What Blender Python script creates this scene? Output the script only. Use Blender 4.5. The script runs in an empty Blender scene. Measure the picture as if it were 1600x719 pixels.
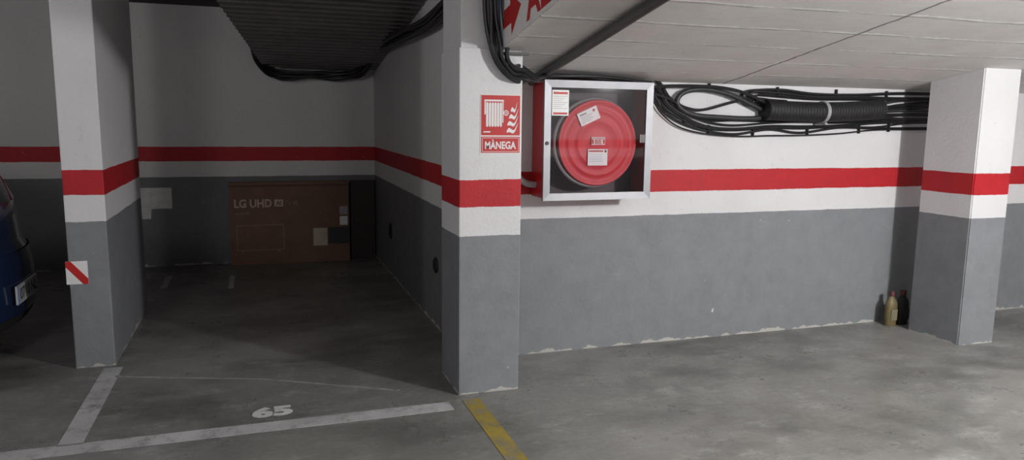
import bpy, bmesh, math, random
from mathutils import Vector, Matrix
random.seed(7)
C=bpy.context
sc=C.scene
sc.view_settings.view_transform='Standard'
sc.view_settings.look='None'
G,B,T=.969,1.141,1.30
WPOS={}
# ------------------------------------------------------------------ materials
def newmat(name):
    m=bpy.data.materials.new(name); m.use_nodes=True
    nt=m.node_tree; nt.nodes.clear()
    o=nt.nodes.new('ShaderNodeOutputMaterial'); p=nt.nodes.new('ShaderNodeBsdfPrincipled')
    nt.links.new(p.outputs[0],o.inputs[0])
    return m,nt,p
class NB:
    def __init__(s,nt): s.nt=nt
    def n(s,t,**k):
        x=s.nt.nodes.new(t)
        for a,b in k.items(): setattr(x,a,b)
        return x
    def l(s,a,b): s.nt.links.new(a,b)
    def pos(s):
        return s.n('ShaderNodeNewGeometry').outputs['Position']
    def xyz(s,v):
        x=s.n('ShaderNodeSeparateXYZ'); s.l(v,x.inputs[0]); return x.outputs
    def m(s,op,a,b=None,c=None,clamp=False):
        x=s.n('ShaderNodeMath',operation=op); x.use_clamp=clamp
        for i,v in enumerate((a,b,c)):
            if v is None: continue
            if isinstance(v,(int,float)): x.inputs[i].default_value=v
            else: s.l(v,x.inputs[i])
        return x.outputs[0]
    def noise(s,v,scale,detail=4,rough=.55,stretch=None):
        if stretch:
            mp=s.n('ShaderNodeMapping'); mp.inputs['Scale'].default_value=stretch; s.l(v,mp.inputs[0]); v=mp.outputs[0]
        x=s.n('ShaderNodeTexNoise'); x.inputs['Scale'].default_value=scale
        x.inputs['Detail'].default_value=detail; x.inputs['Roughness'].default_value=rough
        s.l(v,x.inputs['Vector']); return x.outputs['Fac']
    def mr(s,v,a,b,c=0,d=1):
        x=s.n('ShaderNodeMapRange'); x.inputs[1].default_value=a;x.inputs[2].default_value=b
        x.inputs[3].default_value=c;x.inputs[4].default_value=d; s.l(v,x.inputs[0]); return x.outputs[0]
    def mix(s,f,a,b,mode='MIX'):
        x=s.n('ShaderNodeMix',data_type='RGBA',blend_type=mode)
        if isinstance(f,(int,float)): x.inputs[0].default_value=f
        else: s.l(f,x.inputs[0])
        for i,v in ((6,a),(7,b)):
            if isinstance(v,tuple): x.inputs[i].default_value=(*v,1)
            else: s.l(v,x.inputs[i])
        return x.outputs[2]
    def bump(s,h,p,st=.3,dist=.01):
        x=s.n('ShaderNodeBump'); x.inputs['Strength'].default_value=st; x.inputs['Distance'].default_value=dist
        s.l(h,x.inputs['Height']); s.l(x.outputs[0],p.inputs['Normal'])
def simple(name,col,rough=.5,metal=0,var=.12,scale=12,coat=0,bump=0):
    m,nt,p=newmat(name); b=NB(nt)
    tc=b.n('ShaderNodeTexCoord').outputs['Object']
    f=b.noise(tc,scale,3)
    f=b.mr(f,.3,.7)
    lo=tuple(c*(1-var) for c in col); hi=tuple(min(1,c*(1+var)) for c in col)
    b.l(b.mix(f,lo,hi),p.inputs['Base Color'])
    p.inputs['Roughness'].default_value=rough; p.inputs['Metallic'].default_value=metal
    p.inputs['Coat Weight'].default_value=coat
    if bump: b.bump(b.noise(tc,scale*6,4),p,bump,.002)
    return m
WHITE=(.74,.735,.75); GRAY=(.205,.217,.232); RED=(.45,.009,.016)
def banded(name,off=0.0,slant=0.0,white=WHITE,chips=True,g0=GRAY):
    m,nt,p=newmat(name); b=NB(nt)
    P=b.pos(); x,y,z=b.xyz(P)
    wob=b.noise(P,5,2); wob2=b.noise(P,60,2)
    zz=b.m('ADD',z,b.m('MULTIPLY',b.m('SUBTRACT',wob,.5),.012))
    zz=b.m('ADD',zz,b.m('MULTIPLY',b.m('SUBTRACT',wob2,.5),.006))
    zz=b.m('SUBTRACT',zz,off)
    if slant: zz=b.m('SUBTRACT',zz,b.m('MULTIPLY',b.m('SUBTRACT',y,4.83),slant))
    n1=b.mr(b.noise(P,1.3,5),.3,.7); n2=b.mr(b.noise(P,9,5,.65),.3,.75)
    w=b.mix(n1,tuple(c*.90 for c in white),white)
    w=b.mix(b.m('MULTIPLY',b.mr(b.noise(P,14,6,.7),.60,.75),.3),w,(.42,.41,.40))
    g=b.mix(n2,tuple(c*.88 for c in g0),tuple(c*1.12 for c in g0))
    g=b.mix(b.m('MULTIPLY',n1,.35),g,tuple(c*1.2 for c in g0))
    sc1=b.mr(b.noise(P,3,5,.7,(1,1,14)),.64,.72)
    g=b.mix(b.m('MULTIPLY',sc1,.28),g,tuple(c*1.8 for c in g0))
    r=b.mix(n2,tuple(c*.88 for c in RED),tuple(c*1.08 for c in RED))
    c=b.mix(b.m('GREATER_THAN',zz,G),g,w)
    isr=b.m('MULTIPLY',b.m('GREATER_THAN',zz,B),b.m('LESS_THAN',zz,T))
    c=b.mix(isr,c,r)
    if chips:
        ch=b.mr(b.noise(P,11,5,.7),.69,.71)
        c=b.mix(b.m('MULTIPLY',ch,.6),c,(.5,.49,.47))
        dk=b.mr(b.noise(P,22,4,.7),.745,.755)
        c=b.mix(b.m('MULTIPLY',dk,.7),c,(.10,.095,.09))
        edge=b.m('LESS_THAN',z,b.m('MULTIPLY',b.mr(b.noise(P,7,4,.6),.42,.8),.05))
        c=b.mix(b.m('MULTIPLY',edge,.85),c,(.52,.50,.47))
    b.l(c,p.inputs['Base Color']); p.inputs['Roughness'].default_value=.62
    h=b.m('ADD',b.noise(P,45,5,.6),b.m('MULTIPLY',b.noise(P,6,3),1.5))
    b.bump(h,p,.35,.006)
    return m
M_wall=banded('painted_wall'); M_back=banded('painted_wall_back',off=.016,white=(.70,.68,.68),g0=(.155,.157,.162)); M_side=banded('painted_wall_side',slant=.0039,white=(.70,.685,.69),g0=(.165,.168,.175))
M_pil=banded('painted_pillar')
def floor_nodes(b,P):
    big=b.mr(b.noise(P,.7,5,.6),.35,.68); med=b.mr(b.noise(P,2.6,6,.65),.35,.7); fine=b.noise(P,30,6,.7)
    c=b.mix(big,(.178,.178,.168),(.315,.315,.302))
    c=b.mix(b.m('MULTIPLY',med,.55),c,(.375,.375,.36))
    st=b.mr(b.noise(P,.95,7,.68,(1.0,1.6,1)),.48,.66)
    c=b.mix(b.m('MULTIPLY',st,.62),c,(.092,.092,.086))
    sp=b.mr(b.noise(P,2.4,10,.80,(1,2.0,1)),.54,.70)
    c=b.mix(b.m('MULTIPLY',sp,.60),c,(.56,.56,.545))
    sp2=b.mr(b.noise(P,9,8,.75,(1,1.5,1)),.58,.74)
    c=b.mix(b.m('MULTIPLY',sp2,.28),c,(.10,.10,.092))
    c=b.mix(.5,c,b.mix(b.mr(fine,.3,.7),(.10,.1,.095),(.44,.44,.43)),'SOFT_LIGHT')
    return c,fine
def floormat():
    m,nt,p=newmat('garage_floor'); b=NB(nt); P=b.pos()
    c,fine=floor_nodes(b,P)
    b.l(c,p.inputs['Base Color'])
    b.l(b.mr(b.noise(P,2,6,.7),.35,.65,.24,.48),p.inputs['Roughness'])
    b.bump(b.m('ADD',fine,b.noise(P,4,3)),p,.18,.005)
    return m
M_floor=floormat()
def linemat(name,col,wear=.5,amt=.85):
    m,nt,p=newmat(name); b=NB(nt); P=b.pos(); c,fine=floor_nodes(b,P)
    w=b.m('MULTIPLY',b.mr(b.noise(P,9,8,.8),wear,wear+.16),amt)
    k=b.mix(b.mr(b.noise(P,3,4),.3,.7),tuple(x*.7 for x in col),col)
    b.l(b.mix(w,k,c),p.inputs['Base Color']); p.inputs['Roughness'].default_value=.6
    return m
M_wline=linemat('worn_white_paint',(.60,.60,.61),.50); M_yline=linemat('worn_yellow_paint',(.40,.30,.04),.46)
M_num=linemat('worn_number_paint',(.82,.82,.82),.54,.75)
M_faint=linemat('faint_white_paint',(.44,.43,.42),.44)
def ceilmat():
    m,nt,p=newmat('formwork_ceiling'); b=NB(nt); P=b.pos(); x,y,z=b.xyz(P)
    c=b.mix(b.mr(b.noise(P,1.5,5),.3,.7),(.72,.695,.67),(.84,.82,.80))
    c=b.mix(b.m('MULTIPLY',b.mr(b.noise(P,5,6,.7,(1,3,1)),.5,.7),.3),c,(.58,.55,.52))
    wob=b.m('MULTIPLY',b.m('SUBTRACT',b.noise(P,1.2,3),.5),.07)
    yy=b.m('ADD',b.m('ADD',y,wob),b.m('MULTIPLY',x,.015))
    fr=b.m('FRACT',b.m('DIVIDE',yy,.34))
    d=b.m('ABSOLUTE',b.m('SUBTRACT',fr,.5))
    brk=b.mr(b.noise(P,2.2,5,.7,(1,3,1)),.42,.54)
    thick=b.m('MULTIPLY',brk,b.mr(b.noise(P,14,4,.7),.3,.8,.0,.085))
    line=b.m('LESS_THAN',d,thick)
    c=b.mix(line,c,(1,1,.99))  # rough formwork fins coloured brighter, as if catching light
    fd=b.m('LESS_THAN',b.m('ABSOLUTE',b.m('SUBTRACT',fr,.565)),.024)
    c=b.mix(b.m('MULTIPLY',fd,b.m('MULTIPLY',brk,.6)),c,(.3,.27,.25))
    jx=b.m('ABSOLUTE',b.m('SUBTRACT',b.m('ADD',x,b.m('MULTIPLY',b.m('SUBTRACT',b.noise(P,5,3),.5),.05)),3.28))
    c=b.mix(b.m('MULTIPLY',b.m('LESS_THAN',jx,.010),.8),c,(.10,.09,.085))
    sp=b.mr(b.noise(P,25,5,.75,(1,2,1)),.67,.71)
    c=b.mix(b.m('MULTIPLY',sp,.75),c,(.25,.2,.17))
    b.l(c,p.inputs['Base Color']); p.inputs['Roughness'].default_value=.8
    b.bump(b.m('ADD',b.m('MULTIPLY',line,.6),b.noise(P,30,5,.7)),p,.35,.006)
    return m
M_ceil=ceilmat()
M_dark=simple('dark_slab_ceiling',(.05,.047,.045),.85,0,.25,3,bump=.3)
M_cor=simple('dark_corrugated_metal',(.14,.135,.13),.4,.3,.2,4)
M_black=simple('black_cable_rubber',(.011,.011,.012),.42)
M_cond=simple('black_conduit_plastic',(.010,.010,.011),.6)
M_cgray=simple('dark_gray_cable_rubber',(.028,.028,.03),.45)
M_blue=simple('blue_cable_rubber',(.02,.08,.25),.4)
M_pipe=simple('dark_gray_pipe',(.075,.073,.072),.45,.2)
M_alu=simple('brushed_aluminium',(.27,.27,.285),.48,.75,.05)
M_redm=simple('red_enamel',(.42,.010,.016),.35,0,.08,5,coat=.2)
M_reel=simple('red_reel_paint',(.66,.018,.032),.5,0,.04,5)
M_rim=simple('gray_reel_rim',(.32,.31,.315),.4,.3,.05)
M_inner=simple('dark_cabinet_interior',(.09,.068,.073),.6)
M_white=simple('white_sticker',(.80,.80,.80),.4,0,.03)
M_bright=simple('bright_paper_label',(.95,.95,.95),.5,0,.02)
M_wsign=simple('white_sign_plastic',(.80,.78,.77),.4,0,.04)
M_rsign=simple('red_sign_print',(.50,.014,.014),.45,0,.05)
M_ink=simple('dark_print',(.03,.03,.035),.5)
M_inkb=simple('blue_print',(.25,.35,.6),.5)
M_gink=simple('gray_print',(.35,.33,.33),.5)
M_plate=simple('license_plate_white',(.45,.46,.47),.4,0,.03)
M_card=simple('brown_cardboard',(.185,.105,.066),.75,0,.10,6)
M_cardink=simple('pale_box_print',(.50,.42,.34),.7)
M_cardink2=simple('faint_box_print',(.30,.21,.15),.7)
M_cardline=simple('box_outline_print',(.10,.055,.032),.7)
M_carb=simple('blue_car_paint',(.010,.022,.065),.25,.2,.05,coat=1)
M_glassd=simple('dark_car_glass',(.008,.009,.012),.08,0,0)
M_lamp=simple('red_lamp_lens',(.03,.006,.008),.15,0,.05)
M_tyre=simple('tyre_rubber',(.015,.015,.015),.8)
M_oil=simple('yellow_oil_plastic',(.16,.125,.055),.5,0,.06)
M_oill=simple('olive_bottle_label',(.21,.19,.12),.5)
M_cap=simple('dark_red_cap_plastic',(.08,.018,.018),.5)
M_rub=simple('black_rubber',(.012,.012,.012),.7)
M_panel=simple('dark_brown_filler',(.03,.022,.018),.6)
M_chip=simple('pale_plaster',(.62,.61,.60),.8)
M_galv=simple('gray_painted_pipe',(.38,.38,.39),.4,.1)
def glassmat():
    m=bpy.data.materials.new('tinted_door_pane'); m.use_nodes=True; nt=m.node_tree; nt.nodes.clear(); b=NB(nt)
    o=b.n('ShaderNodeOutputMaterial'); t=b.n('ShaderNodeBsdfTransparent'); t.inputs[0].default_value=(.95,.94,.95,1)
    g=b.n('ShaderNodeBsdfGlossy'); g.inputs['Roughness'].default_value=.04
    fr=b.n('ShaderNodeFresnel'); fr.inputs[0].default_value=1.5
    mx=b.n('ShaderNodeMixShader'); b.l(b.m('ADD',b.m('MULTIPLY',fr.outputs[0],1.0),.01),mx.inputs[0]); b.l(t.outputs[0],mx.inputs[1]); b.l(g.outputs[0],mx.inputs[2])
    b.l(mx.outputs[0],o.inputs[0]); return m
M_pane=glassmat()
# ------------------------------------------------------------------ mesh helpers
def finish(name,bm,mat,origin=(0,0,0),parent=None,smooth=False,label=None):
    o=Vector(origin)
    bmesh.ops.recalc_face_normals(bm,faces=bm.faces)
    bmesh.ops.translate(bm,verts=bm.verts,vec=-o)
    me=bpy.data.meshes.new(name); bm.to_mesh(me); bm.free()
    for mm in (mat if isinstance(mat,(list,tuple)) else [mat]): me.materials.append(mm)
    if smooth:
        for f in me.polygons: f.use_smooth=True
        try: me.set_sharp_from_angle(angle=math.radians(40))
        except Exception: pass
    ob=bpy.data.objects.new(name,me); C.collection.objects.link(ob)
    link(ob,o,parent)
    if label: ob['label']=label
    return ob
def link(ob,o,parent):
    o=Vector(o); WPOS[ob.name]=o
    if parent is not None:
        ob.parent=parent; ob.location=o-WPOS[parent.name]
    else: ob.location=o
def thing(ob,label,cat,group=None):
    ob['label']=label; ob['category']=cat
    if group: ob['group']=group
    return ob
def empty(name,o,label,cat,group=None):
    e=bpy.data.objects.new(name,None); e.empty_display_size=.1; C.collection.objects.link(e); link(e,o,None)
    return thing(e,label,cat,group)
def addbox(bm,x0,x1,y0,y1,z0,z1,bev=0,seg=2):
    vs=[bm.verts.new((x,y,z)) for x in (x0,x1) for y in (y0,y1) for z in (z0,z1)]
    idx=[(0,1,3,2),(4,6,7,5),(0,4,5,1),(2,3,7,6),(0,2,6,4),(1,5,7,3)]
    fs=[bm.faces.new([vs[i] for i in q]) for q in idx]
    if bev:
        es=list({e for f in fs for e in f.edges})
        bmesh.ops.bevel(bm,geom=es,offset=bev,segments=seg,affect='EDGES',profile=.6)
def box(name,x0,x1,y0,y1,z0,z1,mat,bev=0,parent=None,label=None,origin=None,smooth=False):
    bm=bmesh.new(); addbox(bm,x0,x1,y0,y1,z0,z1,bev)
    return finish(name,bm,mat,origin or ((x0+x1)/2,(y0+y1)/2,z0),parent,smooth,label)
def struct(ob): ob['kind']='structure'; return ob
def catmull(pts,sub=8):
    P=[Vector(p) for p in pts]; P=[2*P[0]-P[1]]+P+[2*P[-1]-P[-2]]; out=[]
    for i in range(1,len(P)-2):
        a,b,c,d=P[i-1:i+3]
        for k in range(sub):
            t=k/sub; out.append(.5*((2*b)+(-a+c)*t+(2*a-5*b+4*c-d)*t*t+(-a+3*b-3*c+d)*t**3))
    out.append(P[-2]); return out
def addtube(bm,pts,r,seg=8,rf=None,sub=8):
    L=catmull(pts,sub) if len(pts)>2 and sub>1 else [Vector(p) for p in pts]
    rings=[]; n=None
    for i,p in enumerate(L):
        t=(L[min(i+1,len(L)-1)]-L[max(i-1,0)]).normalized()
        if n is None:
            n=t.orthogonal().normalized()
        n=(n-t*n.dot(t)).normalized(); bb=t.cross(n)
        rr=r*(rf(i) if rf else 1)
        rings.append([bm.verts.new(p+rr*(n*math.cos(2*math.pi*k/seg)+bb*math.sin(2*math.pi*k/seg))) for k in range(seg)])
    for a,b in zip(rings,rings[1:]):
        for k in range(seg): bm.faces.new((a[k],a[(k+1)%seg],b[(k+1)%seg],b[k]))
    bm.faces.new(rings[0][::-1]); bm.faces.new(rings[-1])
def tube(name,pts,r,mat,parent=None,seg=8,rf=None,sub=8,origin=None):
    bm=bmesh.new(); addtube(bm,pts,r,seg,rf,sub)
    return finish(name,bm,mat,origin or pts[0],parent,True)
def addpoly(bm,pts3,thick=0,nrm=None):
    vs=[bm.verts.new(p) for p in pts3]; f=bm.faces.new(vs)
    if thick:
        r=bmesh.ops.extrude_face_region(bm,geom=[f]); v=[x for x in r['geom'] if isinstance(x,bmesh.types.BMVert)]
        bmesh.ops.translate(bm,verts=v,vec=Vector(nrm)*thick)
class Frame:
    def __init__(s,o,ex,ey): s.o=Vector(o); s.ex=Vector(ex).normalized(); s.ey=Vector(ey).normalized(); s.n=s.ex.cross(s.ey)
    def p(s,a,b,c=0): return s.o+s.ex*a+s.ey*b+s.n*c
def flat(name,fr,polys,mat,parent,h=.001,label=None):
    bm=bmesh.new()
    for pl in polys: addpoly(bm,[fr.p(a,b,h) for a,b in pl],.0008,-fr.n)
    a,b=polys[0][0]
    return finish(name,bm,mat,fr.p(a,b,h),parent,False,label)
def rect(a0,a1,b0,b1): return [(a0,b0),(a1,b0),(a1,b1),(a0,b1)]
def lettering(txt,fr,a0,a1,b0,b1,mat,parent,h=.002,bold=0,name='lettering',shear=0):
    cu=bpy.data.curves.new('t','FONT'); cu.body=txt; cu.size=1; cu.offset=bold; cu.resolution_u=4; cu.shear=shear
    to=bpy.data.objects.new('t',cu); C.collection.objects.link(to); C.view_layer.update()
    me=bpy.data.meshes.new_from_object(to.evaluated_get(C.evaluated_depsgraph_get()))
    bpy.data.objects.remove(to)
    xs=[v.co.x for v in me.vertices]; ys=[v.co.y for v in me.vertices]
    X0,X1,Y0,Y1=min(xs),max(xs),min(ys),max(ys)
    o=fr.p(a0,b0,h)
    for v in me.vertices:
        a=a0+(v.co.x-X0)/(X1-X0)*(a1-a0); b=b0+(v.co.y-Y0)/(Y1-Y0)*(b1-b0)
        v.co=fr.p(a,b,h)-o
    me.materials.clear(); me.materials.append(mat)
    ob=bpy.data.objects.new(name,me); C.collection.objects.link(ob); link(ob,o,parent); return ob
# ------------------------------------------------------------------ room shell
YB=8.95; ZT=2.82
struct(box('floor',-7.2,9.2,-4.2,YB+.2,-.1,0,M_floor))
struct(box('wall_right',1.32,9.2,4.83,5.0,0,ZT,M_wall))
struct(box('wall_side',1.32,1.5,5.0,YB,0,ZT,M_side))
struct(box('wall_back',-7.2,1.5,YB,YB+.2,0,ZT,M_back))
struct(box('wall_left',-7.2,-7.0,-4.0,YB,0,ZT,M_wall))
struct(box('wall_front',-7.2,9.2,-4.2,-4.0,0,ZT,M_wall))
struct(box('wall_east',9.0,9.2,-4.0,4.83,0,ZT,M_wall))
struct(box('ceiling',-7.2,9.2,-4.2,YB+.2,ZT,ZT+.1,M_dark))
def zc(y): return 2.775-.175*y
bm=bmesh.new()
plan=[(1.35,-4.0),(9.0,-4.0),(9.0,1.0),(9.0,4.83),(1.48,4.83),(1.48,4.18),(1.35,4.18),(1.35,1.0)]
lo=[bm.verts.new((x,y,zc(max(y,1.0)))) for x,y in plan]; hi=[bm.verts.new((x,y,ZT-.001)) for x,y in plan]
bm.faces.new([lo[i] for i in (0,1,2,7)]); bm.faces.new([lo[i] for i in (7,2,3,4,5,6)]); bm.faces.new(hi)
for i in range(8): j=(i+1)%8; bm.faces.new((lo[i],lo[j],hi[j],hi[i]))
ob=finish('ceiling',bm,M_ceil,(1.35,4.18,2.04)); struct(ob)
# dark corrugated ramp soffit above the bay
YS=8.75
def zs(y): return 2.19+.14*(YS-y)
bm=bmesh.new()
rows=[]
y=YS-.005; pitch=.13
prof=[(0,0),(.04,0),(.055,.035),(.10,.035),(.115,0)]
ys=[]
while y>4.95:
    for d,h in prof:
        yy=y-d
        if yy>4.9: ys.append((yy,h))
    y-=pitch
for yy,h in ys:
    xl=-.25 if yy<6.4 else -.25+(yy-6.4)/(YS-6.4)*.35
    rows.append((bm.verts.new((xl,yy,zs(yy)+h)),bm.verts.new((1.315,yy,zs(yy)+h))))
for a,b in zip(rows,rows[1:]): bm.faces.new((a[0],a[1],b[1],b[0]))
top=[(bm.verts.new((r[0].co.x,r[0].co.y,ZT-.001)),bm.verts.new((r[1].co.x,r[1].co.y,ZT-.001))) for r in (rows[0],rows[-1])]
for s in (0,1):
    bm.faces.new([r[s] for r in rows]+[top[1][s],top[0][s]])
bm.faces.new((rows[-1][0],rows[-1][1],top[1][1],top[1][0])); bm.faces.new((rows[0][0],rows[0][1],top[0][1],top[0][0]))
ob=finish('corrugated_ramp_soffit',bm,M_cor,(.5,7,2.5))
thing(ob,'dark ribbed metal underside of a ramp hanging above the parking bay','ramp')
# ------------------------------------------------------------------ pillars
def pillar(x0,x1,y0,y1,ztop,label,step=None):
    bm=bmesh.new(); addbox(bm,x0,x1,y0,y1,0,step or ztop,.008,2)
    if step: addbox(bm,x0+.012,x1-.006,y0+.014,y1,step-.01,ztop,.006,2)
    return thing(finish('concrete_pillar',bm,M_pil,((x0+x1)/2,(y0+y1)/2,0)),label,'pillar')
pL=pillar(-1.17,-.935,5.375,6.93,ZT-.001,'deep white pillar with red stripe and gray base beside a blue car')
pM=pillar(1.10,1.48,4.18,4.62,ZT-.001,'square white pillar with red stripe carrying a fire hose sign',2.05)
bm=bmesh.new(); addbox(bm,4.96,5.32,4.09,4.55,0,2.2)
for v in bm.verts:
    if v.co.z>1: v.co.z=zc(v.co.y)-.001
bmesh.ops.bevel(bm,geom=[e for e in bm.edges if abs(e.verts[0].co.z-e.verts[1].co.z)>1],offset=.008,segments=2,affect='EDGES')
pR=thing(finish('concrete_pillar',bm,M_pil,(5.14,4.32,0)),'square white pillar with red stripe and gray base beside oil bottles','pillar')
# ------------------------------------------------------------------ floor markings
def marking(name,pts,mat,label,cat='floor marking'):
    bm=bmesh.new(); addpoly(bm,[(x,y,.0005) for x,y in pts],.002,(0,0,1))
    return thing(finish(name,bm,mat,(pts[0][0],pts[0][1],0)),label,cat)
marking('painted_line',[(-6.9,3.94),(1.02,3.975),(1.02,4.10),(-6.9,4.07)],M_wline,'worn white painted line across the mouth of the parking bay')
marking('painted_line',[(-1.0,4.085),(-.885,4.085),(-.885,5.33),(-1.0,5.33)],M_wline,'worn white painted line running to the foot of a pillar')
marking('painted_line',[(1.10,-3.9),(1.205,-3.9),(1.205,4.10),(1.10,4.10)],M_yline,'worn yellow painted line ending at the foot of a pillar')
marking('painted_line',[(-.31,7.6),(-.26,7.6),(-.26,8.2),(-.31,8.2)],M_wline,'faint short white painted dash near the cardboard box')
marking('painted_line',[(-.93,7.75),(-.87,7.75),(-.87,8.35),(-.93,8.35)],M_wline,'faint short white painted dash near the far wall')
marking('painted_line',[(-.90,5.13),(-.90,5.15),(.0,4.825),(.78,4.38),(.76,4.37),(-.01,4.815)],M_faint,'thin pale crack line scratched across the concrete floor')
fr=Frame((-.075,4.165,0),(1,.03,0),(-.03,1,0))
nb=lettering('65',fr,0,.22,0,.155,M_num,None,.003,.06,name='bay_number')
thing(nb,'white painted bay number 65 on the concrete floor','bay number')
# ------------------------------------------------------------------ hose sign on pillar
sg=empty('fire_hose_sign',(1.348,4.18,1.45),'red and white fire hose sign with pictogram reading MÀNEGA','sign')
box('plate',1.224,1.470,4.1765,4.1800,1.452,1.792,M_wsign,.0012,sg,'white plastic backing plate')
F=Frame((1.224,4.1765,1.452),(1,0,0),(0,0,1))
W=.246
flat('red_panel',F,[rect(.005,W-.005,.106,.335)],M_rsign,sg,.001)
flat('text_panel',F,[rect(.005,W-.005,.005,.098)],M_rsign,sg,.001)
a0,a1,b0,b1=.011,W-.011,.011,.092; t=.0025
flat('border',F,[rect(a0,a1,b0,b0+t),rect(a0,a1,b1-t,b1),rect(a0,a0+t,b0,b1),rect(a1-t,a1,b0,b1)],M_white,sg,.002)
lettering('MÀNEGA',F,.028,W-.028,.026,.082,M_white,sg,.002,.03)
ic=[]
for k in range(6):
    x=.034+k*.0165
    ic.append([(x,.160+.006*(k%2)),(x+.003,.155),(x+.010,.155),(x+.0135,.160),(x+.0135,.288),(x+.010,.295),(x+.003,.295),(x,.288)])
ic.append(rect(.030,.140,.300,.310))
ic.append(rect(.024,.032,.225,.310)); 
ic.append(rect(.133,.139,.18,.30))
ic.append([(.018,.122),(.060,.122),(.060,.130),(.018,.128)])
flat('hose_pictogram',F,ic,M_white,sg,.002)
def ring(cx,cz,r0,r1,n=20): 
    out=[]
    for k in range(n):
        a=2*math.pi*k/n; b=2*math.pi*(k+1)/n
        out.append([(cx+r0*math.cos(a),cz+r0*math.sin(a)),(cx+r1*math.cos(a),cz+r1*math.sin(a)),(cx+r1*math.cos(b),cz+r1*math.sin(b)),(cx+r0*math.cos(b),cz+r0*math.sin(b))])
    return out
flat('valve_wheel_pictogram',F,ring(.155,.235,.011,.016)+[rect(.141,.169,.2335,.2365),rect(.1535,.1565,.221,.249)],M_white,sg,.002)
fl=[]
for k in range(4):
    z0=.122+k*.040; x0=.150+(.010,.014,.024,.034)[k]; wd=(.070,.066,.056,.040)[k]; n=10; up=[];dn=[]
    for i in range(n+1):
        t=i/n; x=x0+wd*t; zz=z0+.013*math.sin(t*math.pi*2.1+.4)+.050*t*t
        th=.014*(1-t)**.5*min(1,.45+3*t)
        up.append((x,zz+th)); dn.append((x,zz-th))
    fl.append(dn[:-1]+[up[-1]]+up[:-1][::-1])
flat('flame_pictogram',F,fl,M_white,sg,.002)
# ------------------------------------------------------------------ alarm sign on slab side
sl=Vector((0,-1,.175)).normalized()
F=Frame((1.346,4.165,zc(4.165)+.006),sl,(0,.175,1))
al=empty('alarm_sign',(1.346,4.165,zc(4.165)),'white slanted sign with red arrow and red ALARMA lettering under ceiling','sign')
bm=bmesh.new(); addpoly(bm,[F.p(0,0,-.003),F.p(1.75,0,-.003),F.p(1.75,.34,-.003),F.p(0,.34,-.003)],.006,F.n)
finish('plate',bm,M_wsign,F.o,al)
flat('red_arrow',F,[[(.05,.090),(.19,.090),(.19,.025),(.36,.140),(.19,.255),(.19,.190),(.05,.190)]],M_rsign,al,.004)
lettering('ALARMA',F,.43,1.55,.022,.200,M_rsign,al,.004,.03)
# reflector plate on left pillar
rf=empty('reflector_plate',(-1.12,5.373,.565),'white plate with red diagonal stripe on the corner of a pillar','reflector')
box('plate',-1.185,-1.06,5.368,5.375,.565,.715,M_white,.001,rf)
F=Frame((-1.185,5.368,.565),(1,0,0),(0,0,1))
flat('red_stripe',F,[[(.0,.150),(.0,.115),(.095,.0),(.125,.0),(.125,.035),(.03,.150)]],M_rsign,rf,.001)
# ------------------------------------------------------------------ hose cabinet
hc=empty('fire_hose_cabinet',(2.165,4.70,1.125),'red wall-mounted fire hose cabinet with aluminium glazed door','fire hose cabinet')
X0,X1,Z0,Z1=1.785,2.545,1.135,1.895
bm=bmesh.new(); t=.012
addbox(bm,X0,X0+t,4.592,4.828,Z0,Z1); addbox(bm,X1-t,X1,4.592,4.828,Z0,Z1)
addbox(bm,X0+t,X1-t,4.592,4.828,Z0,Z0+t); addbox(bm,X0+t,X1-t,4.592,4.828,Z1-t,Z1)
finish('body',bm,M_redm,(2.165,4.7,Z0),hc)
box('back_panel',X0+t,X1-t,4.815,4.827,Z0+t,Z1-t,M_inner,0,hc,'dark interior back panel')
bm=bmesh.new(); a0,a1,c0,c1=1.770,2.560,1.122,1.908; w=.048
outer=[(a0,c0),(a1,c0),(a1,c1),(a0,c1)]; inner=[(a0+w,c0+w),(a1-w,c0+w),(a1-w,c1-w),(a0+w,c1-w)]
def vv(p,y): return bm.verts.new((p[0],y,p[1]))
of=[vv(p,4.568) for p in outer]; inf=[vv(p,4.572) for p in inner]; ob_=[vv(p,4.592) for p in outer]; ib=[vv(p,4.592) for p in inner]
for i in range(4):
    j=(i+1)%4
    bm.faces.new((of[i],of[j],inf[j],inf[i])); bm.faces.new((of[i],ob_[i],ob_[j],of[j])); bm.faces.new((inf[i],inf[j],ib[j],ib[i])); bm.faces.new((ob_[i],ib[i],ib[j],ob_[j]))
door=finish('door',bm,M_alu,(2.165,4.58,1.122),hc,label='brushed aluminium door frame')
box('pane',a0+w-.003,a1-w+.003,4.580,4.584,c0+w-.003,c1-w+.003,M_pane,0,door,'tinted clear pane')
bm=bmesh.new()
bmesh.ops.create_cone(bm,cap_ends=True,segments=20,radius1=.013,radius2=.011,depth=.008,matrix=Matrix.Translation((1.793,4.564,1.50))@Matrix.Rotation(math.pi/2,4,'X'))
addbox(bm,1.791,1.795,4.557,4.561,1.492,1.508)
finish('lock',bm,M_pipe,(1.793,4.566,1.5),door,True)
CX,CZ=2.182,1.500
prof=[(0,4.623),(.060,4.623),(.075,4.625),(.130,4.6255),(.142,4.621),(.152,4.621),(.164,4.626),(.200,4.6265),(.210,4.622),(.220,4.622),(.230,4.627),(.262,4.627),(.270,4.622),(.284,4.622),(.290,4.634),(.280,4.645),(.0,4.648)]
bm=bmesh.new(); S=72; rings=[]
for r,y in prof:
    rings.append([bm.verts.new((CX+r*math.cos(2*math.pi*k/S),y,CZ+r*math.sin(2*math.pi*k/S))) for k in range(S)] if r>0 else [bm.verts.new((CX,y,CZ))])
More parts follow.
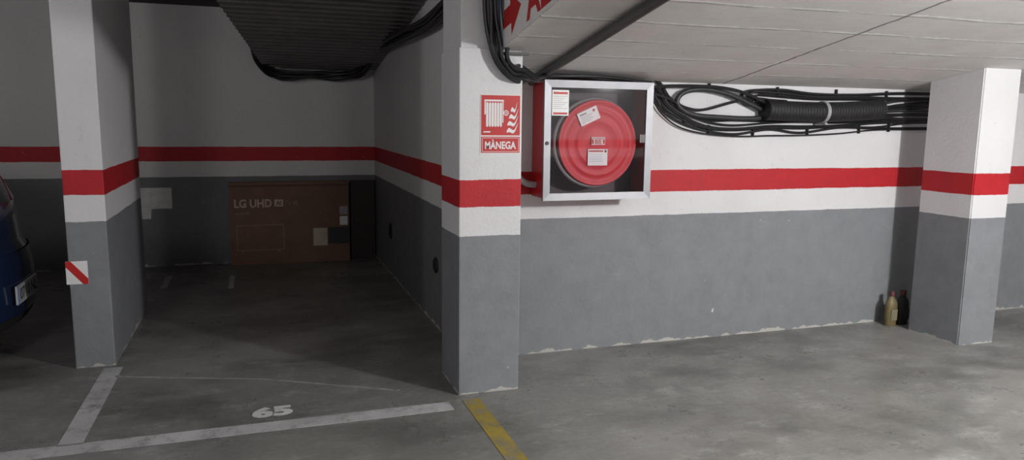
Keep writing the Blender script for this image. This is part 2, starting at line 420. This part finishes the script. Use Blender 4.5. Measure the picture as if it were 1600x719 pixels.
for a,b in zip(rings,rings[1:]):
    for k in range(S):
        q=[a[k%len(a)],a[(k+1)%len(a)],b[(k+1)%len(b)],b[k%len(b)]]
        u=[]; [u.append(v) for v in q if v not in u]; bm.faces.new(u)
reel=finish('hose_reel',bm,M_reel,(CX,4.64,CZ),hc,True,'red ribbed hose reel disc')
bm=bmesh.new(); addtube(bm,[(CX-.012+.296*math.cos(a),4.655,CZ+.292*math.sin(a)) for a in [2*math.pi*i/72 for i in range(73)]],.013,8,sub=1)
finish('reel_rim',bm,M_rim,(CX,4.655,CZ-.29),reel,True,'gray rolled metal rim')
bm=bmesh.new()
for k in range(5):
    pts=[(CX+.25*math.cos(a),4.69+k*.024,CZ+.25*math.sin(a)) for a in [2*math.pi*i/40 for i in range(41)]]
    addtube(bm,pts,.012,8,sub=1)
finish('hose',bm,M_rub,(CX,4.7,CZ-.25),reel,True,'black coiled rubber hose')
def label(name,cx,cz,w,h,ang,par,y,mat):
    F=Frame((cx,y,cz),(math.cos(ang),0,math.sin(ang)),(-math.sin(ang),0,math.cos(ang)))
    L=flat(name,F,[rect(-w/2,w/2,-h/2,h/2)],mat,par,0)
    return F,L
F,L1=label('paper_label',2.105,1.680,.150,.090,.42,reel,4.614,M_bright)
flat('print',F,[rect(-.06,-.01,.020,.031),rect(-.06,.03,.006,.009),rect(-.06,.02,-.006,-.003),rect(-.06,.03,-.018,-.015),rect(-.06,.01,-.030,-.027)],M_gink,L1,.001)
flat('print',F,[[(.048+.010*math.cos(a),.022+.010*math.sin(a)) for a in [i*math.pi/6 for i in range(12)]]],M_rsign,L1,.001)
F,L2=label('paper_label',2.180,1.515,.100,.052,0,reel,4.614,M_white)
lettering('BIE',F,-.025,.025,-.020,.012,M_rsign,L2,.001,.02)
flat('print',F,[rect(-.047,.047,.016,.021),rect(-.047,-.034,-.02,.012),rect(.034,.047,-.02,.012)],M_rsign,L2,.001)
F,L3=label('paper_label',2.178,1.405,.145,.110,0,reel,4.614,M_bright)
flat('print',F,[rect(-.066,.04,.036,.047)],M_rsign,L3,.001)
flat('print',F,[rect(-.062,.035,.018-k*.015,.020-k*.015) for k in range(4)],M_inkb,L3,.001)
flat('print',F,[[(.057+.009*math.cos(a),.041+.009*math.sin(a)) for a in [i*math.pi/6 for i in range(12)]]],M_ink,L3,.001)
F,L4=label('instruction_label',1.885,1.762,.118,.165,0,door,4.5795,M_white)
flat('print',F,[rect(-.05,.05,.055,.070),rect(-.05,.05,-.075,-.062)],M_rsign,L4,.001)
flat('print',F,[rect(-.05,.05-.02*(k%3),.04-k*.013,.0425-k*.013) for k in range(7)],M_gink,L4,.001)
bm=bmesh.new()
for k in range(5): addbox(bm,2.473+k*.008,2.477+k*.008,4.576,4.5795,1.505,1.560)
finish('vent_sticker',bm,M_gink,(2.48,4.578,1.505),door)
thing(tube('supply_pipe',[(1.55,4.80,1.42),(1.60,4.78,1.36),(1.66,4.76,1.27),(1.72,4.75,1.225),(1.784,4.745,1.215)],.022,M_galv,seg=12),'short gray water pipe entering the side of hose cabinet','pipe')
# ------------------------------------------------------------------ ceiling pipe
pp=tube('ceiling_pipe',[(1.76,y,zc(y)-.031) for y in (4.80,3.8,2.8,1.2)],.029,M_pipe,seg=12,sub=1)
thing(pp,'straight dark gray conduit running under the sloped concrete ceiling','pipe')
# ------------------------------------------------------------------ cables
def cable(pts,r,mat,label,group=None,seg=8):
    return thing(tube('cable',pts,r,mat,seg=seg),label,'cable',group)
YW=4.83
gl='cables along the hose wall'
low=[(2.60,1.90),(2.70,1.83),(2.78,1.73),(2.92,1.65),(3.12,1.595),(3.4,1.575),(3.7,1.59),(4.0,1.585),(4.35,1.605),(4.7,1.62),(5.1,1.635),(5.9,1.64)]
offs=[(0,0,.010),(.050,.03,.012),(-.030,-.02,.006),(.085,.05,.012),(.020,.015,.008),(.065,.06,.008)]
for k,(dz,dx,r) in enumerate(offs):
    pts=[(x+dx*(1 if i<5 else 0)+random.uniform(-.012,.012),YW-.014-.006*(k%3),z+dz*(1 if k not in (1,) else .7)+random.uniform(-.016,.016)) for i,(x,z) in enumerate(low)]
    cable(pts,r,M_black,'black rubber cable sagging along the white wall below ceiling',gl)
loopA=[(3.74,1.70),(3.5,1.68),(3.25,1.685),(3.02,1.70),(2.90,1.75),(2.875,1.81),(2.94,1.865),(3.1,1.885),(3.3,1.855),(3.5,1.785),(3.62,1.74),(3.74,1.725)]
cable([(x,YW-.045,z) for x,z in loopA],.019,M_cgray,'thick dark cable bent into a long loop on the wall',gl,10)
cable([(x,YW-.075,z) for x,z in [(3.74,1.74),(3.6,1.80),(3.4,1.87),(3.2,1.90),(3.0,1.905),(2.8,1.90),(2.6,1.885)]],.012,M_black,'black cable leaving the conduit toward hose cabinet',gl)
cable([(x,YW-.05,z) for x,z in [(3.74,1.76),(3.55,1.83),(3.35,1.80),(3.1,1.74),(2.95,1.75),(2.8,1.81),(2.6,1.87)]],.010,M_black,'thin black cable leaving the conduit toward hose cabinet',gl)
loopB=[(3.74,1.775),(3.6,1.775),(3.48,1.79),(3.43,1.83),(3.46,1.875),(3.58,1.895),(3.8,1.89),(4.1,1.88),(4.5,1.885),(5.0,1.89),(5.9,1.90)]
for k in range(3):
    cable([(x+.04*k*(1 if i<5 else 0),YW-.016-.014*k,z-(.024,.020)[i<3]*k*(-1 if i<3 else 1)+random.uniform(-.010,.010)) for i,(x,z) in enumerate(loopB)],.0125-.002*k,M_black,'black cable looping back above a corrugated conduit',gl)
for k,(z0,z1) in enumerate(((1.79,1.845),(1.775,1.815),(1.755,1.785),(1.735,1.752),(1.715,1.718),(1.69,1.685))):
    cable([(4.64,YW-.05,z0),(4.75,YW-.045,z0+(z1-z0)*.4+random.uniform(-.014,.014)),(4.95,YW-.03,z1+random.uniform(-.01,.01)),(5.3,YW-.022,z1+.01),(5.9,YW-.02,z1+.01)],.012,M_black if k%3 else M_cgray,'black cable fanning out of the corrugated conduit',gl)
cc=tube('corrugated_conduit',[(3.60+i*.0068,YW-.080,1.745-.018*math.sin(i/160*math.pi)+.02*i/160) for i in range(161)],.077,M_cond,seg=20,rf=lambda i:1.0 if i%4<2 else .975,sub=1)
thing(cc,'fat black corrugated conduit strapped to the white wall','conduit')
bm=bmesh.new(); addtube(bm,[(4.115,YW-.080,1.738),(4.145,YW-.080,1.738)],.0825,24,sub=1); addbox(bm,4.12,4.14,YW-.13,YW-.01,1.640,1.658)
thing(finish('cable_strap',bm,M_galv,(4.13,YW-.080,1.67),None,True),'pale gray strap around the corrugated conduit','strap')
for x,z in ((2.95,1.665),(3.16,1.60),(3.55,1.58),(4.05,1.59),(4.55,1.61),(4.85,1.625),(3.15,1.90),(3.75,1.89),(4.3,1.885),(4.8,1.885)):
    bm=bmesh.new(); addbox(bm,x,x+.010,YW-.028,YW-.001,z-.035,z+.03,.002,1)
    thing(finish('cable_clip',bm,M_rub,(x,YW-.01,z-.035)),'small black clip holding cables to the wall','clip','wall cable clips')
# pillar cables
gp='cables hanging by the sign pillar'
base=[(1.235,4.15,ZT-.002),(1.24,4.15,2.5),(1.245,4.15,2.25),(1.262,4.145,2.08),(1.30,4.14,1.97),(1.38,4.14,1.885),(1.48,4.20,1.865),(1.62,4.42,1.895),(1.78,4.62,1.928),(2.2,4.70,1.930),(2.62,4.795,1.915)]
for k in range(7):
    o=k*.019; bl=(k==4)
    pts=[]
    for i,(x,y,z) in enumerate(base):
        f=min(1,max(0,(i-3)/3)) if i<6 else 1
        pts.append((x+o*(1-f)*1.0+random.uniform(-.009,.009), y-.016*(k%2) if i<7 else y-.016*k, z+(0 if i==0 else (o*.75*f if i<7 else 0.001*k-.004)+random.uniform(-.008,.008))))
    cable(pts,.0125 if not bl else .005,M_blue if bl else M_black,'thin blue cable among black cables by the pillar' if bl else 'black cable hanging down a pillar and passing over hose cabinet',gp)
bm=bmesh.new(); addbox(bm,1.29,1.50,4.135,4.15,2.015,2.03,.002,1); addbox(bm,1.30,1.315,4.15,4.178,2.012,2.033)
thing(finish('cable_bracket',bm,M_pipe,(1.3,4.15,2.01)),'small dark metal cable bracket on the pillar','bracket')
# bay cables
gb='cable bundle around the ramp soffit'
bc=[(1.24,4.75,2.42),(1.24,5.6,2.35),(1.24,6.6,2.37),(1.24,7.6,2.38),(1.23,8.2,2.37),(1.20,8.5,2.26),(1.12,8.70,2.15),(.9,8.80,2.12),(.6,8.80,2.12),(.30,8.80,2.115),(.16,8.75,2.16),(.06,8.6,2.28),(.0,8.35,2.40),(-.02,8.0,2.5)]
for k in range(9):
    a=2*math.pi*k/8; ra=.042 if k else 0
    pts=[(min(x+ra*math.cos(a)*.8+random.uniform(-.018,.018),1.29),min(y+ra*math.cos(a)*.6,8.9),z+ra*math.sin(a)+random.uniform(-.024,.024)) for x,y,z in bc]
    cable(pts,.016,M_black,'black cable in a bundle hanging along bay wall and soffit',gb)
# ------------------------------------------------------------------ TV box
tb=empty('television_box',(.34,8.82,0),'large brown cardboard television box standing against the far wall','cardboard box')
bx0,bx1,by0,by1,bz1=-.31,.99,8.75,8.89,.93
box('carton',bx0,bx1,by0,by1,0.001,bz1,M_card,.006,tb)
F=Frame((bx0,by0,0),(1,0,0),(0,0,1)); 
px=lambda a:(a-358)/191*1.30
pz=lambda b:(411-b)/129*.93
lettering('LG UHD',F,px(366),px(424),pz(321),pz(308),M_cardink,tb,.001,.03)
flat('logo_square',F,[rect(px(428),px(442),pz(320),pz(309))],M_cardink,tb,.001)
lettering('AI',F,px(431),px(439),pz(318),pz(311),M_cardline,tb,.002,.02)
lettering('TV 4K',F,px(445),px(466),pz(318),pz(311),M_cardink2,tb,.001)
lettering('webOS',F,px(367),px(389),pz(332),pz(327),M_cardink2,tb,.001)
a0,a1,b0,b1=px(368),px(442),pz(388),pz(348); t=.008
flat('television_outline',F,[rect(a0,a1,b0,b0+t),rect(a0,a1,b1-t,b1),rect(a0,a0+t,b0,b1),rect(a1-t,a1,b0,b1),rect(a0+.05,a0+.06,b0-.03,b0),rect(a1-.06,a1-.05,b0-.03,b0)],M_cardink2,tb,.001)
flat('shipping_label',F,[rect(px(489),px(512),pz(384),pz(356))],M_cardink,tb,.001,'pale label')
flat('shipping_label',F,[rect(px(514),px(548),pz(382),pz(355))],M_ink,tb,.001,'black label')
flat('energy_label',F,[rect(px(533),px(546),pz(352),pz(338))],M_white,tb,.001,'white label')
flat('energy_label',F,[rect(px(533),px(546),pz(335),pz(322))],M_gink,tb,.001,'gray label')
flat('tape',F,[rect(px(358),px(549),pz(289),pz(286))],M_cardline,tb,.0005)
thing(box('dark_filler',1.02,1.30,8.86,8.90,.001,.93,M_panel,.003),'dark flat board standing beside the cardboard box','filler')  # thin dark sheet filling the dark area right of the box
F=Frame((-1.25,YB,0),(1,0,0),(0,0,1))
pt=flat('wall_patch',F,[[(0,.53),(.13,.53),(.14,.64),(.35,.64),(.35,.87),(0,.87)]],M_chip,None,.002)
thing(pt,'L-shaped patch of bare white plaster on the gray wall','plaster patch')
for y,z,h in ((7.84,.47,.18),(5.72,.50,.13)):
    bm=bmesh.new(); bmesh.ops.create_uvsphere(bm,u_segments=20,v_segments=12,radius=1)
    for v in bm.verts: v.co=Vector((1.318-abs(.025*v.co.x) if v.co.x<0 else 1.318,y+.075*v.co.y,z+h*.5*v.co.z))
    thing(finish('rubber_bumper',bm,M_rub,(1.318,y,z),None,True),'rounded black rubber bumper fixed low on bay wall','bumper')
bm=bmesh.new(); addpoly(bm,[(3.28,4.829,.20),(3.295,4.829,.197),(3.302,4.829,.228),(3.285,4.829,.224)],.003,(0,-1,0))
thing(finish('plaster_chip',bm,M_chip,(3.3,4.829,.2)),'tiny white chip on the gray painted wall','chip')
# ------------------------------------------------------------------ bottles
def lathe(name,prof,cx,cy,mat,parent,sx=1,sy=1,S=24):
    bm=bmesh.new(); rings=[]
    for r,z in prof:
        rings.append([bm.verts.new((cx+sx*r*math.cos(2*math.pi*k/S),cy+sy*r*math.sin(2*math.pi*k/S),z)) for k in range(S)])
    for a,b in zip(rings,rings[1:]):
        for k in range(S): bm.faces.new((a[k],a[(k+1)%S],b[(k+1)%S],b[k]))
    bm.faces.new(rings[0][::-1]); bm.faces.new(rings[-1])
    return finish(name,bm,mat,(cx,cy,prof[0][1]),parent,True)
def bottle(cx,cy,h,r,mb,ml,label):
    e=empty('oil_bottle',(cx,cy,0),label,'bottle')
    lathe('bottle_body',[(r*.9,.001),(r,.01),(r,h*.62),(r*.92,h*.70),(r*.5,h*.82),(r*.36,h*.86),(r*.36,h*.9)],cx,cy,mb,e,1,.75)
    lathe('cap',[(r*.45,h*.88),(r*.45,h*.985),(r*.4,h)],cx,cy,M_cap,e)
    box('bottle_label',cx-r*.6,cx+r*.6,cy-r*.765,cy-r*.70,h*.18,h*.5,ml,.001,e)
    return e
bottle(4.925,4.70,.285,.052,M_oil,M_oill,'olive yellow plastic oil bottle with red cap by wall')
bottle(5.055,4.71,.285,.055,M_rub,M_ink,'dark plastic bottle with red cap squeezed behind a pillar')
# ------------------------------------------------------------------ car
YC=5.79; XR=-1.515; TN=16
car=empty('car',(-3.5,YC,0),'dark blue hatchback parked with its tail beside the pillar','car')
sil=[(.16,.22),(.06,.26),(.01,.34),(.0,.46),(.01,.60),(.03,.74),(.06,.80),(.065,.90),(.09,1.06),(.18,1.26),(.30,1.40),(.48,1.48),(.9,1.52),(1.6,1.54),(2.25,1.45),(2.7,1.17),(2.95,1.04),(3.5,.95),(3.85,.82),(3.98,.64),(4.0,.42),(3.9,.24)]
def cpt(i,t,off=0):
    dx,z=sil[i]; wide=.86 if z<.8 else .86-.14*min(1,(z-.8)/.65)
    a=abs(t); rear=max(0,1-dx/1.2); front=max(0,1-(4-dx)/1.2)
    x=XR-dx-rear*.38*a**2.6+front*.42*a**2.6
    zz=z-(.05*a**4 if z>1.3 else 0)
    return Vector((x,YC+wide*t,zz))
bm=bmesh.new(); grid=[[bm.verts.new(cpt(i,-1+2*j/TN)) for j in range(TN+1)] for i in range(len(sil))]
for i in range(len(sil)-1):
    for j in range(TN): bm.faces.new((grid[i][j],grid[i][j+1],grid[i+1][j+1],grid[i+1][j]))
bm.faces.new([g[0] for g in grid]); bm.faces.new([g[-1] for g in grid])
bm.faces.new(grid[0]+grid[-1][::-1])
finish('body',bm,M_carb,(-3.5,YC,.2),car,True)
def patch(name,i0,i1,t0,t1,mat,off,n=8,label=None):
    bm=bmesh.new(); g=[]
    for i in range(i0,i1+1):
        g.append([bm.verts.new(cpt(i,t0+(t1-t0)*j/n)) for j in range(n+1)])
    for a in range(len(g)-1):
        for j in range(n): bm.faces.new((g[a][j],g[a][j+1],g[a+1][j+1],g[a+1][j]))
    cen=Vector((-3.5,YC,.7)); bm.normal_update()
    for v in bm.verts:
        nn=v.normal
        if nn.dot(v.co-cen)<0: nn=-nn
        v.co+=nn*off
    return finish(name,bm,mat,g[0][0].co.copy(),car,True,label)
patch('rear_window',8,10,-.78,.78,M_glassd,.006)
patch('windscreen',14,16,-.8,.8,M_glassd,.006)
patch('tail_light',7,9,.80,.97,M_lamp,.010)
patch('tail_light',7,9,-.97,-.80,M_lamp,.010)
patch('bumper',2,5,-1,1,M_carb,.012,16)
patch('bumper_insert',0,2,-.9,.9,M_rub,.010,16,'black plastic lower bumper insert')
for s in (-1,1):
    bm=bmesh.new(); yy=YC+s*.80
    addpoly(bm,[(XR-.75,yy,1.38),(XR-.55,yy,1.0),(XR-2.75,yy,1.0),(XR-2.2,yy,1.38)],.004,(0,s,0))
    bmesh.ops.translate(bm,verts=bm.verts,vec=(0,s*.058,0))
    finish('side_window',bm,M_glassd,(XR-1.6,yy,1),car)
    for dx in (.82,3.3):
        cx=XR-dx; cy=YC+s*.77
        bm=bmesh.new(); bmesh.ops.create_cone(bm,cap_ends=True,segments=32,radius1=.31,radius2=.31,depth=.2,matrix=Matrix.Translation((cx,cy,.312))@Matrix.Rotation(math.pi/2,4,'X'))
        wh=finish('wheel',bm,M_tyre,(cx,cy,.31),car,True)
        bm=bmesh.new(); bmesh.ops.create_cone(bm,cap_ends=True,segments=24,radius1=.2,radius2=.19,depth=.02,matrix=Matrix.Translation((cx,cy+s*.105,.312))@Matrix.Rotation(math.pi/2,4,'X'))
        finish('hubcap',bm,M_galv,(cx,cy+s*.105,.31),wh,True)
F=Frame((XR+.024,5.48,.425),(0,1,0),(0,0,1))
bm=bmesh.new(); addpoly(bm,[F.p(0,0,0),F.p(.46,0,0),F.p(.46,.12,0),F.p(0,.12,0)],-.012,F.n)
pl=finish('license_plate',bm,M_plate,F.o,car)
flat('blue_band',F,[rect(0,.04,0,.12)],M_inkb,pl,.001)
lettering('0710 NL',F,.055,.44,.02,.10,M_ink,pl,.001,.02)
# ------------------------------------------------------------------ lights
def pt_light(loc,e,col,size):
    l=bpy.data.lights.new('point_light','POINT'); l.energy=e; l.color=col; l.shadow_soft_size=size
    o=bpy.data.objects.new('lamp_or_fill',l); o.location=loc; C.collection.objects.link(o)
pt_light((4.3,.3,2.26),465,(1,.99,.985),.13)
pt_light((-1.6,.6,2.5),112,(1,.975,.97),.3)  # weak fill added from the left to brighten the bay
pt_light((-4.0,4.2,2.6),62,(1,.975,.97),.2)  # third fill, added at far left to lighten the back wall
w=bpy.data.worlds.new('w'); w.use_nodes=True; w.node_tree.nodes['Background'].inputs[0].default_value=(.02,.02,.02,1); sc.world=w
# ------------------------------------------------------------------ camera
f,yaw,pitch,roll=1169.3,.3287,.1455,.0123
fw=Vector((math.sin(yaw)*math.cos(pitch),math.cos(yaw)*math.cos(pitch),-math.sin(pitch)))
r0=Vector((math.cos(yaw),-math.sin(yaw),0)); u0=r0.cross(fw)
r=r0*math.cos(roll)+u0*math.sin(roll); u=r.cross(fw)
cd=bpy.data.cameras.new('camera'); cam=bpy.data.objects.new('camera',cd); C.collection.objects.link(cam)
cd.sensor_width=36; cd.lens=f/1600*36; cd.clip_start=.05
M=Matrix((r,u,-fw)).transposed().to_4x4(); M.translation=(0,0,1.645); cam.matrix_world=M
sc.camera=cam
